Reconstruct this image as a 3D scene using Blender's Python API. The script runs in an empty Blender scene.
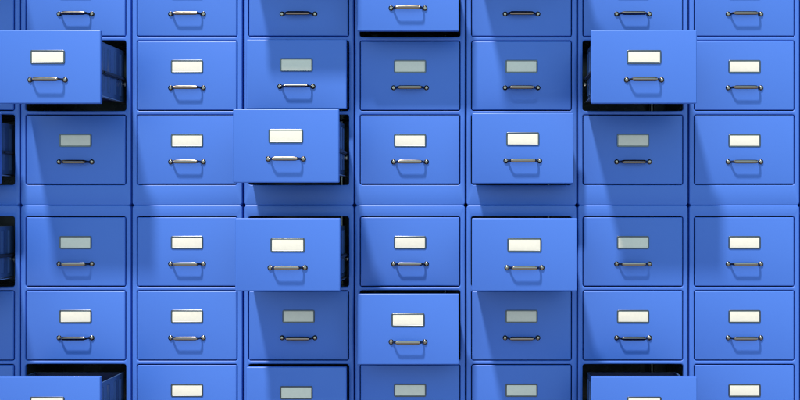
import bpy, bmesh, math
from mathutils import Vector

C = bpy.context.scene.collection
U = 0.004                                   # metres per photo pixel on the cabinet fronts
PX0, PY0, DIST = 475.0, 203.0, 1150.0       # axis of the lens on the cabinet fronts, distance (photo pixels)
BASE = 529.0                                # photo row of the floor (below the frame)

def X(px): return (px - PX0) * U
def Z(py): return (BASE - py) * U

# ------------------------------------------------------------------ materials
def mat(name):
    m = bpy.data.materials.new(name); m.use_nodes = True
    nt = m.node_tree
    return m, nt, nt.nodes['Principled BSDF']

def paint(name, base, rough, spec=0.5, coat=0.0, bump=0.12):
    m, nt, b = mat(name)
    tc = nt.nodes.new('ShaderNodeTexCoord')
    oi = nt.nodes.new('ShaderNodeObjectInfo')
    geo = nt.nodes.new('ShaderNodeNewGeometry')
    n1 = nt.nodes.new('ShaderNodeTexNoise'); n1.inputs['Scale'].default_value = 5.0
    n1.inputs['Detail'].default_value = 5.0
    nt.links.new(geo.outputs['Position'], n1.inputs['Vector'])
    # slight tone drift of the paint from batch to batch and over the sheet
    hsv = nt.nodes.new('ShaderNodeHueSaturation'); hsv.inputs['Color'].default_value = (*base, 1)
    mr = nt.nodes.new('ShaderNodeMapRange')
    mr.inputs['From Min'].default_value = 0.3; mr.inputs['From Max'].default_value = 0.7
    mr.inputs['To Min'].default_value = 0.975; mr.inputs['To Max'].default_value = 0.975
    nt.links.new(n1.outputs['Fac'], mr.inputs['Value'])
    mr2 = nt.nodes.new('ShaderNodeMapRange')
    mr2.inputs['To Min'].default_value = 0.985; mr2.inputs['To Max'].default_value = 1.015
    nt.links.new(oi.outputs['Random'], mr2.inputs['Value'])
    mul = nt.nodes.new('ShaderNodeMath'); mul.operation = 'MULTIPLY'
    nt.links.new(mr.outputs['Result'], mul.inputs[0]); nt.links.new(mr2.outputs['Result'], mul.inputs[1])
    nt.links.new(mul.outputs[0], hsv.inputs['Value'])
    nt.links.new(hsv.outputs['Color'], b.inputs['Base Color'])
    # roughness: faint wipe marks
    n2 = nt.nodes.new('ShaderNodeTexNoise'); n2.inputs['Scale'].default_value = 14.0
    n2.inputs['Detail'].default_value = 8.0
    nt.links.new(geo.outputs['Position'], n2.inputs['Vector'])
    rr = nt.nodes.new('ShaderNodeMapRange')
    rr.inputs['To Min'].default_value = rough - 0.06; rr.inputs['To Max'].default_value = rough + 0.08
    nt.links.new(n2.outputs['Fac'], rr.inputs['Value'])
    nt.links.new(rr.outputs['Result'], b.inputs['Roughness'])
    b.inputs['Specular IOR Level'].default_value = spec
    b.inputs['Coat Weight'].default_value = coat
    b.inputs['Coat Roughness'].default_value = 0.15
    # powder-coat texture
    n3 = nt.nodes.new('ShaderNodeTexNoise'); n3.inputs['Scale'].default_value = 420.0
    n3.inputs['Detail'].default_value = 2.0
    nt.links.new(geo.outputs['Position'], n3.inputs['Vector'])
    bp = nt.nodes.new('ShaderNodeBump'); bp.inputs['Strength'].default_value = bump
    bp.inputs['Distance'].default_value = 0.0004
    nt.links.new(n3.outputs['Fac'], bp.inputs['Height'])
    nt.links.new(bp.outputs['Normal'], b.inputs['Normal'])
    return m

BLUE = paint('blue_powder_coat', (0.062, 0.180, 0.69), 0.36, 0.45)
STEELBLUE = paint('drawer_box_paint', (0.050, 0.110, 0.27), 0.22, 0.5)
INSIDE_SHADE = paint('drawer_inside_shade', (0.012, 0.016, 0.060), 0.4, 0.4)  # shade inside the drawer box, put into a darker colour
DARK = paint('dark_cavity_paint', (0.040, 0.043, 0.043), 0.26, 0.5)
SEAM = paint('black_rail_plastic', (0.012, 0.013, 0.015), 0.45, 0.4)

def metal(name, col, rough, brush=0.0):
    m, nt, b = mat(name)
    b.inputs['Base Color'].default_value = (*col, 1)
    b.inputs['Metallic'].default_value = 1.0
    n = nt.nodes.new('ShaderNodeTexNoise'); n.inputs['Scale'].default_value = 60.0
    tc = nt.nodes.new('ShaderNodeTexCoord')
    mp = nt.nodes.new('ShaderNodeMapping'); mp.inputs['Scale'].default_value = (1, 8, 8)
    nt.links.new(tc.outputs['Object'], mp.inputs['Vector']); nt.links.new(mp.outputs['Vector'], n.inputs['Vector'])
    r = nt.nodes.new('ShaderNodeMapRange')
    r.inputs['To Min'].default_value = max(0.03, rough - 0.07); r.inputs['To Max'].default_value = rough + 0.07
    nt.links.new(n.outputs['Fac'], r.inputs['Value']); nt.links.new(r.outputs['Result'], b.inputs['Roughness'])
    return m
NICKEL = metal('polished_nickel', (0.34, 0.30, 0.26), 0.16)
NICKEL_REFL = metal('nickel_dark_reflection', (0.060, 0.062, 0.068), 0.24)  # dark reflections in the nickel, put into the colour of edges and legs
FRAME = metal('dull_steel', (0.12, 0.14, 0.17), 0.30)
ZINC = metal('zinc_rail', (0.60, 0.60, 0.56), 0.30)

PAPER, nt, b = mat('card_paper')
n = nt.nodes.new('ShaderNodeTexNoise'); n.inputs['Scale'].default_value = 90.0; n.inputs['Detail'].default_value = 6.0
g = nt.nodes.new('ShaderNodeNewGeometry'); nt.links.new(g.outputs['Position'], n.inputs['Vector'])
cr = nt.nodes.new('ShaderNodeValToRGB')
cr.color_ramp.elements[0].position = 0.3; cr.color_ramp.elements[0].color = (0.80, 0.77, 0.69, 1)
cr.color_ramp.elements[1].position = 0.7; cr.color_ramp.elements[1].color = (0.84, 0.81, 0.72, 1)
nt.links.new(n.outputs['Fac'], cr.inputs['Fac']); nt.links.new(cr.outputs['Color'], b.inputs['Base Color'])
b.inputs['Roughness'].default_value = 0.7; b.inputs['Specular IOR Level'].default_value = 0.2

def plain(name, c0, c1, scale, rough):
    m, nt, b = mat(name)
    n = nt.nodes.new('ShaderNodeTexNoise'); n.inputs['Scale'].default_value = scale; n.inputs['Detail'].default_value = 8
    cr = nt.nodes.new('ShaderNodeValToRGB')
    cr.color_ramp.elements[0].color = (*c0, 1); cr.color_ramp.elements[1].color = (*c1, 1)
    nt.links.new(n.outputs['Fac'], cr.inputs['Fac']); nt.links.new(cr.outputs['Color'], b.inputs['Base Color'])
    b.inputs['Roughness'].default_value = rough
    return m
FLOORM = plain('grey_floor', (0.20, 0.21, 0.23), (0.26, 0.27, 0.29), 6, 0.6)
WALLM = plain('plaster', (0.30, 0.31, 0.33), (0.36, 0.37, 0.39), 4, 0.8)

# ------------------------------------------------------------------ mesh helpers
def rrect(x0, x1, z0, z1, r, n=5):
    pts = []
    for cx, cz, a0 in ((x1 - r, z1 - r, 0), (x0 + r, z1 - r, 90), (x0 + r, z0 + r, 180), (x1 - r, z0 + r, 270)):
        for k in range(n + 1):
            a = math.radians(a0 + 90 * k / n)
            pts.append((cx + r * math.cos(a), cz + r * math.sin(a)))
    return pts

def loop(bm, pts, y):
    return [bm.verts.new((x, y, z)) for x, z in pts]

def bridge(bm, a, b, mi=0, flip=False):
    n = len(a)
    for i in range(n):
        j = (i + 1) % n
        vs = (a[i], a[j], b[j], b[i])
        f = bm.faces.new(vs[::-1] if flip else vs); f.material_index = mi

def cap(bm, a, mi=0, flip=False):
    f = bm.faces.new(a[::-1] if flip else a); f.material_index = mi; return f

def slab(bm, x0, x1, z0, z1, r, y_front, y_back, bev, mi=0, steps=2, n=5):
    """rounded-corner plate facing -Y with a rounded front edge"""
    loops = []
    for k in range(steps + 1):
        a = math.pi / 2 * k / steps
        ins = bev * (1 - math.sin(a)); d = bev * (1 - math.cos(a))
        loops.append(loop(bm, rrect(x0 + ins, x1 - ins, z0 + ins, z1 - ins, max(r - ins, 0.0002), n), y_front + d))
    loops.append(loop(bm, rrect(x0, x1, z0, z1, r, n), y_back))
    cap(bm, loops[0], mi)
    for p, q in zip(loops, loops[1:]): bridge(bm, p, q, mi)
    cap(bm, loops[-1], mi, True)

def box(bm, x0, x1, y0, y1, z0, z1, mi=0):
    v = [bm.verts.new(p) for p in ((x0,y0,z0),(x1,y0,z0),(x1,y1,z0),(x0,y1,z0),(x0,y0,z1),(x1,y0,z1),(x1,y1,z1),(x0,y1,z1))]
    for q in ((0,3,2,1),(4,5,6,7),(0,1,5,4),(1,2,6,5),(2,3,7,6),(3,0,4,7)):
        f = bm.faces.new([v[i] for i in q]); f.material_index = mi

def tube(bm, path, radii, n=14, mi=0, squash=1.0):
    """tube along path (points in x,y; z = 0 plane)"""
    P = [Vector(p) for p in path]; rings = []
    for i, p in enumerate(P):
        t = (P[min(i + 1, len(P) - 1)] - P[max(i - 1, 0)]).normalized()
        up = Vector((0, 0, 1)); side = t.cross(up).normalized()
        rings.append([bm.verts.new(p + side * (math.cos(2 * math.pi * k / n) * radii[i] * squash) + up * (math.sin(2 * math.pi * k / n) * radii[i])) for k in range(n)])
    for a, b_ in zip(rings, rings[1:]): bridge(bm, a, b_, mi)
    cap(bm, rings[0], mi, True); cap(bm, rings[-1], mi)

def lathe_y(bm, cx, cz, prof, n=20, mi=0):
    """profile of (radius, y) turned about an axis along Y"""
    rings = [[bm.verts.new((cx + r * math.cos(2 * math.pi * k / n), y, cz + r * math.sin(2 * math.pi * k / n))) for k in range(n)] for r, y in prof]
    for a, b_ in zip(rings, rings[1:]): bridge(bm, a, b_, mi)
    cap(bm, rings[0], mi, True); cap(bm, rings[-1], mi)

def lathe_x(bm, cy, cz, prof, n=20, mi=0):
    rings = [[bm.verts.new((x, cy + r * math.cos(2 * math.pi * k / n), cz + r * math.sin(2 * math.pi * k / n))) for k in range(n)] for r, x in prof]
    for a, b_ in zip(rings, rings[1:]): bridge(bm, a, b_, mi)
    cap(bm, rings[0], mi, True); cap(bm, rings[-1], mi)

def finish(bm, name, mats, smooth=30):
    bmesh.ops.remove_doubles(bm, verts=bm.verts, dist=1e-6)
    bmesh.ops.recalc_face_normals(bm, faces=bm.faces)
    me = bpy.data.meshes.new(name); bm.to_mesh(me); bm.free()
    for m in mats: me.materials.append(m)
    if smooth:
        for p in me.polygons: p.use_smooth = True
        me.set_sharp_from_angle(angle=math.radians(smooth))
    return me

# ------------------------------------------------------------------ cabinet sizes (photo pixels -> metres)
PITCH = 111.45; CH = 323.7
ROW0 = [11.6, 85.5, 159.4, 233.4]                 # top of each drawer front below the cabinet top
DW, DH = 99.0, 68.7                               # drawer front
GAP = 0.82                                        # slot round a drawer front
CAV_D = 0.43
HW = (PITCH / 2 - 0.78) * U
ROWZ = [ (CH - t - 0.35 - DH / 2) * U for t in ROW0 ]   # drawer centre above cabinet base

def carcass_mesh():
    bm = bmesh.new()
    b = 0.0040
    top = CH * U - 0.0006
    # front sheet with four openings
    def rect_loops(x0, x1, z0, z1, r, outward):
        # loops from the front plane round the edge
        res = []
        for k in range(4):
            a = math.pi / 2 * k / 3
            ins = b * (1 - math.sin(a)); d = b * (1 - math.cos(a))
            if outward: ins = -ins
            res.append(loop(bm, rrect(x0 + ins, x1 - ins, z0 + ins, z1 - ins, max(r - ins, 0.0003)), d))
        return res
    outer = rect_loops(-HW, HW, 0.0006, top, 0.0110, False)
    front = [outer[0]]
    for p, q in zip(outer, outer[1:]): bridge(bm, p, q)
    back = loop(bm, rrect(-HW, HW, 0.0006, top, 0.0110), CAV_D + 0.02)
    bridge(bm, outer[-1], back); cap(bm, back, 0, True)
    for zc in ROWZ:
        x0, x1 = -(DW / 2 + GAP) * U, (DW / 2 + GAP) * U
        z0, z1 = zc - (DH / 2 + GAP) * U, zc + (DH / 2 + GAP) * U
        hl = rect_loops(x0, x1, z0, z1, 0.0100, True)
        for p, q in zip(hl, hl[1:]): bridge(bm, p, q, 0)
        lip = loop(bm, rrect(x0, x1, z0, z1, 0.0100), 0.0150)
        bridge(bm, hl[-1], lip, 0)
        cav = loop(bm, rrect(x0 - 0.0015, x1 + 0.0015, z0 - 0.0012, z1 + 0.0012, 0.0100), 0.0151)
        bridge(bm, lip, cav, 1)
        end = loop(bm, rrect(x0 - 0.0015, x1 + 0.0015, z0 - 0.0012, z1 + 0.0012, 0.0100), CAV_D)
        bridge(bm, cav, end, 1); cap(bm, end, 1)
        front.append(hl[0])
    edges = []
    for lp in front:
        for i in range(len(lp)):
            e = bm.edges.get((lp[i], lp[(i + 1) % len(lp)]))
            edges.append(e)
    r = bmesh.ops.triangle_fill(bm, use_beauty=True, use_dissolve=False, edges=edges, normal=(0, -1, 0))
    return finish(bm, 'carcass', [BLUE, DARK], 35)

BX = 45.0 * U                                     # half width of the drawer box
BT, BB = (DH / 2 - 9.4) * U, -(DH / 2 - 9.6) * U  # its rim and bottom
BL = 87 * U                                       # its length
def drawer_mesh():
    bm = bmesh.new()
    hw, hh = DW / 2 * U, DH / 2 * U
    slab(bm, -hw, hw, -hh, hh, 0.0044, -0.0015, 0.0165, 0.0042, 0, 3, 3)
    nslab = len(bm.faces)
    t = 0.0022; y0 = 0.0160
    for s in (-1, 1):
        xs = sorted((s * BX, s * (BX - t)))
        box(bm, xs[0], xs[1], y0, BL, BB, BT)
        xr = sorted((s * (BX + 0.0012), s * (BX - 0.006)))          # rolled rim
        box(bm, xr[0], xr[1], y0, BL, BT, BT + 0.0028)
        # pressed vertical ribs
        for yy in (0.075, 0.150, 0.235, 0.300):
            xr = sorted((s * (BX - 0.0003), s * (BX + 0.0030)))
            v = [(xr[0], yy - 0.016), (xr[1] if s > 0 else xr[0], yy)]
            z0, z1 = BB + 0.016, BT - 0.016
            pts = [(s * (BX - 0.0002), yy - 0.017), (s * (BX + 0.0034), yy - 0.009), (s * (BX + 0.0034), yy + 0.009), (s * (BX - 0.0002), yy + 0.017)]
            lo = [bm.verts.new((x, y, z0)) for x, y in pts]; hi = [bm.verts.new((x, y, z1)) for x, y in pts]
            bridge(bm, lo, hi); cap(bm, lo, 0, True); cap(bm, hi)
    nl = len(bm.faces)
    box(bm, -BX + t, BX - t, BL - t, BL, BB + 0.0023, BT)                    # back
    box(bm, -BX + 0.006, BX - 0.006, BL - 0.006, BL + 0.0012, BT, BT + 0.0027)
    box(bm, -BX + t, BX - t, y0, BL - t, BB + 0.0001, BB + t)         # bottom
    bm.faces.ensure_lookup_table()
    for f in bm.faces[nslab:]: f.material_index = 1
    for f in bm.faces[nl:]: f.material_index = 2  # back and bottom, darkened to carry the shade
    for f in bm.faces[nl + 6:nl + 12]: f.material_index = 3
    return finish(bm, 'drawer', [BLUE, STEELBLUE, INSIDE_SHADE, FRAME], 35)

def slide_mesh(s):
    """telescopic rail on the flank of a drawer box, with a roller at its end"""
    bm = bmesh.new()
    zc = (DH / 2 - 37.5) * U
    x0, x1 = sorted((s * (BX + 0.0036), s * (BX + 0.0115)))
    box(bm, x0, x1, 0.0175, BL - 0.004, zc - 0.0075, zc + 0.0060, 0)
    x0, x1 = sorted((s * (BX + 0.0117), s * (BX + 0.0150)))
    box(bm, x0, x1, 0.0600, BL - 0.004, zc - 0.0045, zc + 0.0030, 0)
    # bottom flange
    x0, x1 = sorted((s * (BX - 0.010), s * (BX + 0.0100)))
    box(bm, x0, x1, 0.0175, BL - 0.003, BB - 0.0075, BB - 0.0045, 1)
    x0, x1 = sorted((s * (BX - 0.004), s * (BX - 0.002)))
    box(bm, x0, x1, 0.0175, BL - 0.003, BB - 0.0044, BB - 0.0002, 1)
    # roller
    prof = [(0.0035, s * (BX + 0.0005)), (0.0035, s * (BX + 0.006)), (0.0120, s * (BX + 0.0062)), (0.0130, s * (BX + 0.0075)), (0.0130, s * (BX + 0.0130)), (0.0120, s * (BX + 0.0140)), (0.004, s * (BX + 0.0141))]
    lathe_x(bm, BL - 0.016, zc - 0.018, prof, 20, 1)
    return finish(bm, 'slide', [SEAM, ZINC], 30)

LBL_Z = (DH / 2 - 25.2) * U
HND_Z = (DH / 2 - 46.6) * U
def holder_mesh():
    bm = bmesh.new()
    ow, oh, w = 16.1 * U, 6.5 * U, 0.0052
    rr = 0.0068
    zc = LBL_Z
    def lp(dx, y, r): return loop(bm, rrect(-ow + dx, ow - dx, zc - oh + dx, zc + oh - dx, r), y)
    L = [lp(0, -0.0016, rr), lp(0, -0.0038, rr), lp(0.0009, -0.0044, rr - .0009), lp(w - 0.0011, -0.0044, 0.0034),
         lp(w, -0.0037, 0.0026), lp(w, -0.0016, 0.0026)]
    for a, b_ in zip(L, L[1:]): bridge(bm, a, b_)
    bridge(bm, L[-1], L[0])
    return finish(bm, 'label_holder', [FRAME], 30)

def card_mesh():
    bm = bmesh.new()
    ow, oh = 16.1 * U - 0.0049, 6.5 * U - 0.0049
    zc = LBL_Z
    def lp(dx, y): return loop(bm, rrect(-ow + dx, ow - dx, zc - oh + dx, zc + oh - dx, 0.0008, 2), y)
    a, b_, c = lp(0, -0.0017), lp(0, -0.0026), lp(0.0028, -0.0031)
    bridge(bm, a, b_); bridge(bm, b_, c); cap(bm, c); cap(bm, a, 0, True)
    return finish(bm, 'label_card', [PAPER], 20)

def handle_mesh():
    bm = bmesh.new()
    p = U
    # arched pull: feet at the ends, legs leaning inwards, thicker grip in the middle
    half = [(-14.6, 0.2, 1.15), (-14.3, -1.6, 1.15), (-13.7, -3.5, 1.15), (-12.9, -5.2, 1.2), (-12.0, -6.3, 1.3), (-11.2, -6.75, 1.5),
            (-10.4, -6.95, 1.75), (-9.6, -7.0, 1.82), (-5, -7.0, 1.86), (0, -7.0, 1.88)]
    full = half + [(-x, y, w_) for x, y, w_ in half[-2::-1]]
    # flat strip with chamfered edges, slightly crowned front (up, out)
    prof = [(-0.70, -0.72), (0.06, -1.45), (0.70, -0.72), (1.0, 0.05), (1.0, 0.25), (0.75, 0.7), (-0.75, 0.7), (-1.0, 0.25), (-1.0, 0.05)]
    rings = []
    for i, (x, y, w_) in enumerate(full):
        q0, q1 = full[max(i - 1, 0)], full[min(i + 1, len(full) - 1)]
        t = Vector((q1[0] - q0[0], q1[1] - q0[1], 0)).normalized()
        out = Vector((-t.y, t.x, 0))                       # points into the panel
        rings.append([bm.verts.new(Vector((x * p, y * p, HND_Z)) + out * (o * (0.50 if abs(x) < 11 else 0.85) * p) + Vector((0, 0, u * w_ * p))) for u, o in prof])
    nf0 = len(bm.faces)
    for a_, b_ in zip(rings, rings[1:]): bridge(bm, a_, b_)
    bm.faces.ensure_lookup_table()
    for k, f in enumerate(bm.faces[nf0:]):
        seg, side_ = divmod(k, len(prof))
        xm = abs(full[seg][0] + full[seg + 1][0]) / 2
        if not (side_ in (0, 1) and xm < 11.3): f.material_index = 1  # edges and legs take the colour with the dark reflections
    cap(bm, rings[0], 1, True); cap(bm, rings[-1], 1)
    for s in (-1, 1):
        # domed end boss on a thin washer, tied to the foot of the leg by a short barrel
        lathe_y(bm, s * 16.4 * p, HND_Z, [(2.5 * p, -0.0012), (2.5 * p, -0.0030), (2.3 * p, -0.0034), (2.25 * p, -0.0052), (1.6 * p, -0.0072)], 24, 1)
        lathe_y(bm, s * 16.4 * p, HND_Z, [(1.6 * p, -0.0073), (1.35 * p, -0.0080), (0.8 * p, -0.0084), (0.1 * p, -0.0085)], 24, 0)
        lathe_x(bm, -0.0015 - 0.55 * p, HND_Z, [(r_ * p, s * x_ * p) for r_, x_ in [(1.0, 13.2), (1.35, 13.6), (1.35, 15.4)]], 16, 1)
    return finish(bm, 'handle', [NICKEL, NICKEL_REFL], 24)

M_CARC, M_DRAW, M_HOLD, M_CARD, M_HAND = carcass_mesh(), drawer_mesh(), holder_mesh(), card_mesh(), handle_mesh()
def glint_bar_mesh():  # added rod that stands in for glints inside the cavities
    bm = bmesh.new()
    n = 20
    for zc in ROWZ:
        z0, z1 = zc - (DH / 2 + GAP) * U + 0.001, zc + (DH / 2 + GAP) * U - 0.001
        c = (33 * U, 0.365)
        a_, b_ = [[bm.verts.new((c[0] + 0.009 * math.cos(2 * math.pi * k / n), c[1] + 0.009 * math.sin(2 * math.pi * k / n), z)) for k in range(n)] for z in (z0, z1)]
        bridge(bm, a_, b_); cap(bm, a_, 0, True); cap(bm, b_)
    return finish(bm, 'glint_bar', [ZINC], 30)
M_GLINT = glint_bar_mesh()
M_SL = {-1: slide_mesh(-1), 1: slide_mesh(1)}

# ------------------------------------------------------------------ one cabinet, then copies
def ob(name, me, parent):
    o = bpy.data.objects.new(name, me); C.objects.link(o); o.parent = parent; return o

proto = bpy.data.objects.new('filing_cabinet', None); C.objects.link(proto)
proto['category'] = 'filing cabinet'; proto['group'] = 'blue filing cabinets stacked two high side by side'
ob('carcass', M_CARC, proto)
ob('glint_bar', M_GLINT, proto)
for i, zc in enumerate(ROWZ):
    d = ob('drawer', M_DRAW, proto); d.location = (0, 0, zc)
    ob('handle', M_HAND, d); ob('label_holder', M_HOLD, d); ob('label_card', M_CARD, d)
    for s in (-1, 1): ob('slide', M_SL[s], d)

def copy_tree(o, parent=None):
    c = o.copy(); C.objects.link(c); c.parent = parent
    for ch in [k for k in src_children[o.name]]: copy_tree(ch, c)
    return c
src_children = {}
def note(o):
    src_children[o.name] = list(o.children)
    for ch in o.children: note(ch)
note(proto)
def drawers(o): return sorted([k for k in o.children if k.name.startswith('drawer')], key=lambda k: -k.location.z)

# how far each drawer is pulled (photo pixels), per column, upper (Z A B C) and lower (D E F G) cabinet
UP = {-1: (75, 0, 0, 33), 0: (0, 0, 75, 0), 1: (0, 0, 0, 0), 2: (67, 0, 13.5, 77), 3: (0, 34, 0, 0), 4: (67, 0, 0, 29),
      5: (0, 0, 75, 0), 6: (0, 0, 0, 0), 7: (0, 0, 0, 0)}
LO = {-1: (75, 0, 0, 0), 0: (0, 0, 76, 0), 1: (0, 0, 0, 0), 2: (67, 0, 14, 0), 3: (0, 34, 0, 0), 4: (67, 0, 0, 0),
      5: (0, 0, 76, 0), 6: (0, 0, 0, 0), 7: (0, 0, 0, 0)}
LAB = {
 ('U', -1): 'blue upper cabinet cut off by the left edge of the photo, bottom drawer pulled out',
 ('L', -1): 'blue lower cabinet cut off by the left edge of the photo, top drawer pulled out',
 ('U', 0): 'leftmost upper blue cabinet seen whole, third drawer pulled far out above a closed shaded one',
 ('L', 0): 'leftmost lower blue cabinet seen whole, third drawer pulled out at the bottom left corner',
 ('U', 1): 'upper blue cabinet with every drawer shut, second full column from the left',
 ('L', 1): 'lower blue cabinet with every drawer shut, second full column from the left',
 ('U', 2): 'upper blue cabinet with bottom drawer pulled far out and the one above it slightly ajar',
 ('L', 2): 'lower blue cabinet with top drawer pulled far out, third drawer slightly ajar at bottom edge',
 ('U', 3): 'upper blue cabinet in the middle column, only its drawer at the top edge pulled out',
 ('L', 3): 'lower blue cabinet in the middle column, only its second drawer pulled partly out',
 ('U', 4): 'upper blue cabinet right of the middle column, bottom drawer opened a little',
 ('L', 4): 'lower blue cabinet right of the middle column, top drawer pulled out over shaded ones',
 ('U', 5): 'second upper blue cabinet from the right, third drawer pulled far out over a shaded one',
 ('L', 5): 'second lower blue cabinet from the right, third drawer pulled out at the bottom edge',
 ('U', 6): 'rightmost upper blue cabinet in the photo, all drawers shut',
 ('L', 6): 'rightmost lower blue cabinet in the photo, all drawers shut',
 ('U', 7): 'upper blue cabinet just past the right edge of the photo, drawers shut',
 ('L', 7): 'lower blue cabinet just past the right edge of the photo, drawers shut',
}
items = [('U', c) for c in range(-1, 8)] + [('L', c) for c in range(-1, 8)]
first = True
cabs = []
for lev, col in items:
    if first: o = proto; first = False
    else: o = copy_tree(proto)
    cabs.append((o, lev, col))
for o, lev, col in cabs:
    xc = X(20.0 + PITCH * (col + 0.5))
    o.location = (xc, 0, Z(205.3) if lev == 'U' else Z(205.3 + CH))
    o['label'] = LAB[(lev, col)]
    for d, p in zip(drawers(o), (UP if lev == 'U' else LO)[col]):
        d.location.y = -p * U
        if p > 60: d['label'] = 'blue drawer pulled far out'
        elif p > 20: d['label'] = 'blue drawer pulled partly out'
        elif p > 0: d['label'] = 'blue drawer slightly ajar'

# ------------------------------------------------------------------ floor and wall (outside the frame)
def sheet(name, pts, m):
    me = bpy.data.meshes.new(name); me.from_pydata(pts, [], [list(range(len(pts)))]); me.materials.append(m)
    o = bpy.data.objects.new(name, me); C.objects.link(o); o['kind'] = 'structure'; return o
z0 = Z(205.3 + CH)
sheet('floor', [(-12, -12, z0), (12, -12, z0), (12, 0.6, z0), (-12, 0.6, z0)], FLOORM)
sheet('wall', [(-12, 0.5, z0), (12, 0.5, z0), (12, 0.5, z0 + 5), (-12, 0.5, z0 + 5)], WALLM)

# ------------------------------------------------------------------ light
K = Vector((35.0, 75.0, -165.0)).normalized()          # direction the key light travels
aim = Vector((X(400), 0, Z(203)))
ld = bpy.data.lights.new('key_lamp', 'AREA'); ld.shape = 'DISK'; ld.size = 2.6; ld.energy = 26500
ld.color = (1.0, 0.85, 0.72)
lo = bpy.data.objects.new('key_lamp', ld); C.objects.link(lo)
lo.location = aim - K * 40.0
lo.rotation_euler = K.to_track_quat('-Z', 'Y').to_euler()

w = bpy.data.worlds.new('World'); bpy.context.scene.world = w; w.use_nodes = True
nt = w.node_tree; bg = nt.nodes['Background']
tc = nt.nodes.new('ShaderNodeTexCoord'); sp = nt.nodes.new('ShaderNodeSeparateXYZ')
nt.links.new(tc.outputs['Generated'], sp.inputs['Vector'])
# made-up surroundings: bright lobe behind the camera for fill and handle contrast, dimmer elsewhere
mp = nt.nodes.new('ShaderNodeMapRange'); mp.interpolation_type = 'SMOOTHSTEP'
mp.inputs['From Min'].default_value = -0.35; mp.inputs['From Max'].default_value = -0.92
nt.links.new(sp.outputs['Y'], mp.inputs['Value'])
mx = nt.nodes.new('ShaderNodeMix'); mx.data_type = 'RGBA'
mx.inputs['A'].default_value = (0.19, 0.27, 0.32, 1)
mx.inputs['B'].default_value = (0.84, 1.24, 1.40, 1)
mz = nt.nodes.new('ShaderNodeMapRange'); mz.interpolation_type = 'SMOOTHSTEP'   # lobe dimmed downwards, to darken the lower facets of the handle bars
mz.inputs['From Min'].default_value = -0.70; mz.inputs['From Max'].default_value = -0.12
mz.inputs['To Min'].default_value = 0.15
nt.links.new(sp.outputs['Z'], mz.inputs['Value'])
ml = nt.nodes.new('ShaderNodeMath'); ml.operation = 'MULTIPLY'
nt.links.new(mp.outputs['Result'], ml.inputs[0]); nt.links.new(mz.outputs['Result'], ml.inputs[1])
nt.links.new(ml.outputs[0], mx.inputs['Factor'])
nt.links.new(mx.outputs['Result'], bg.inputs['Color'])
bg.inputs['Strength'].default_value = 0.97

# ------------------------------------------------------------------ camera and render settings
cd = bpy.data.cameras.new('camera'); cam = bpy.data.objects.new('camera', cd); C.objects.link(cam)
cd.sensor_width = 36; cd.lens = 36 * DIST / 800
cd.shift_x = (400 - PX0) / 800; cd.shift_y = (PY0 - 200) / 800
cam.location = (0, -DIST * U, Z(PY0)); cam.rotation_euler = (math.radians(90), 0, 0)
cd.clip_end = 200
s = bpy.context.scene; s.camera = cam
s.view_settings.view_transform = 'Standard'; s.view_settings.look = 'None'
s.view_settings.exposure = 0; s.view_settings.gamma = 1
s.cycles.filter_width = 1.1; s.cycles.max_bounces = 8; s.cycles.use_denoising = True
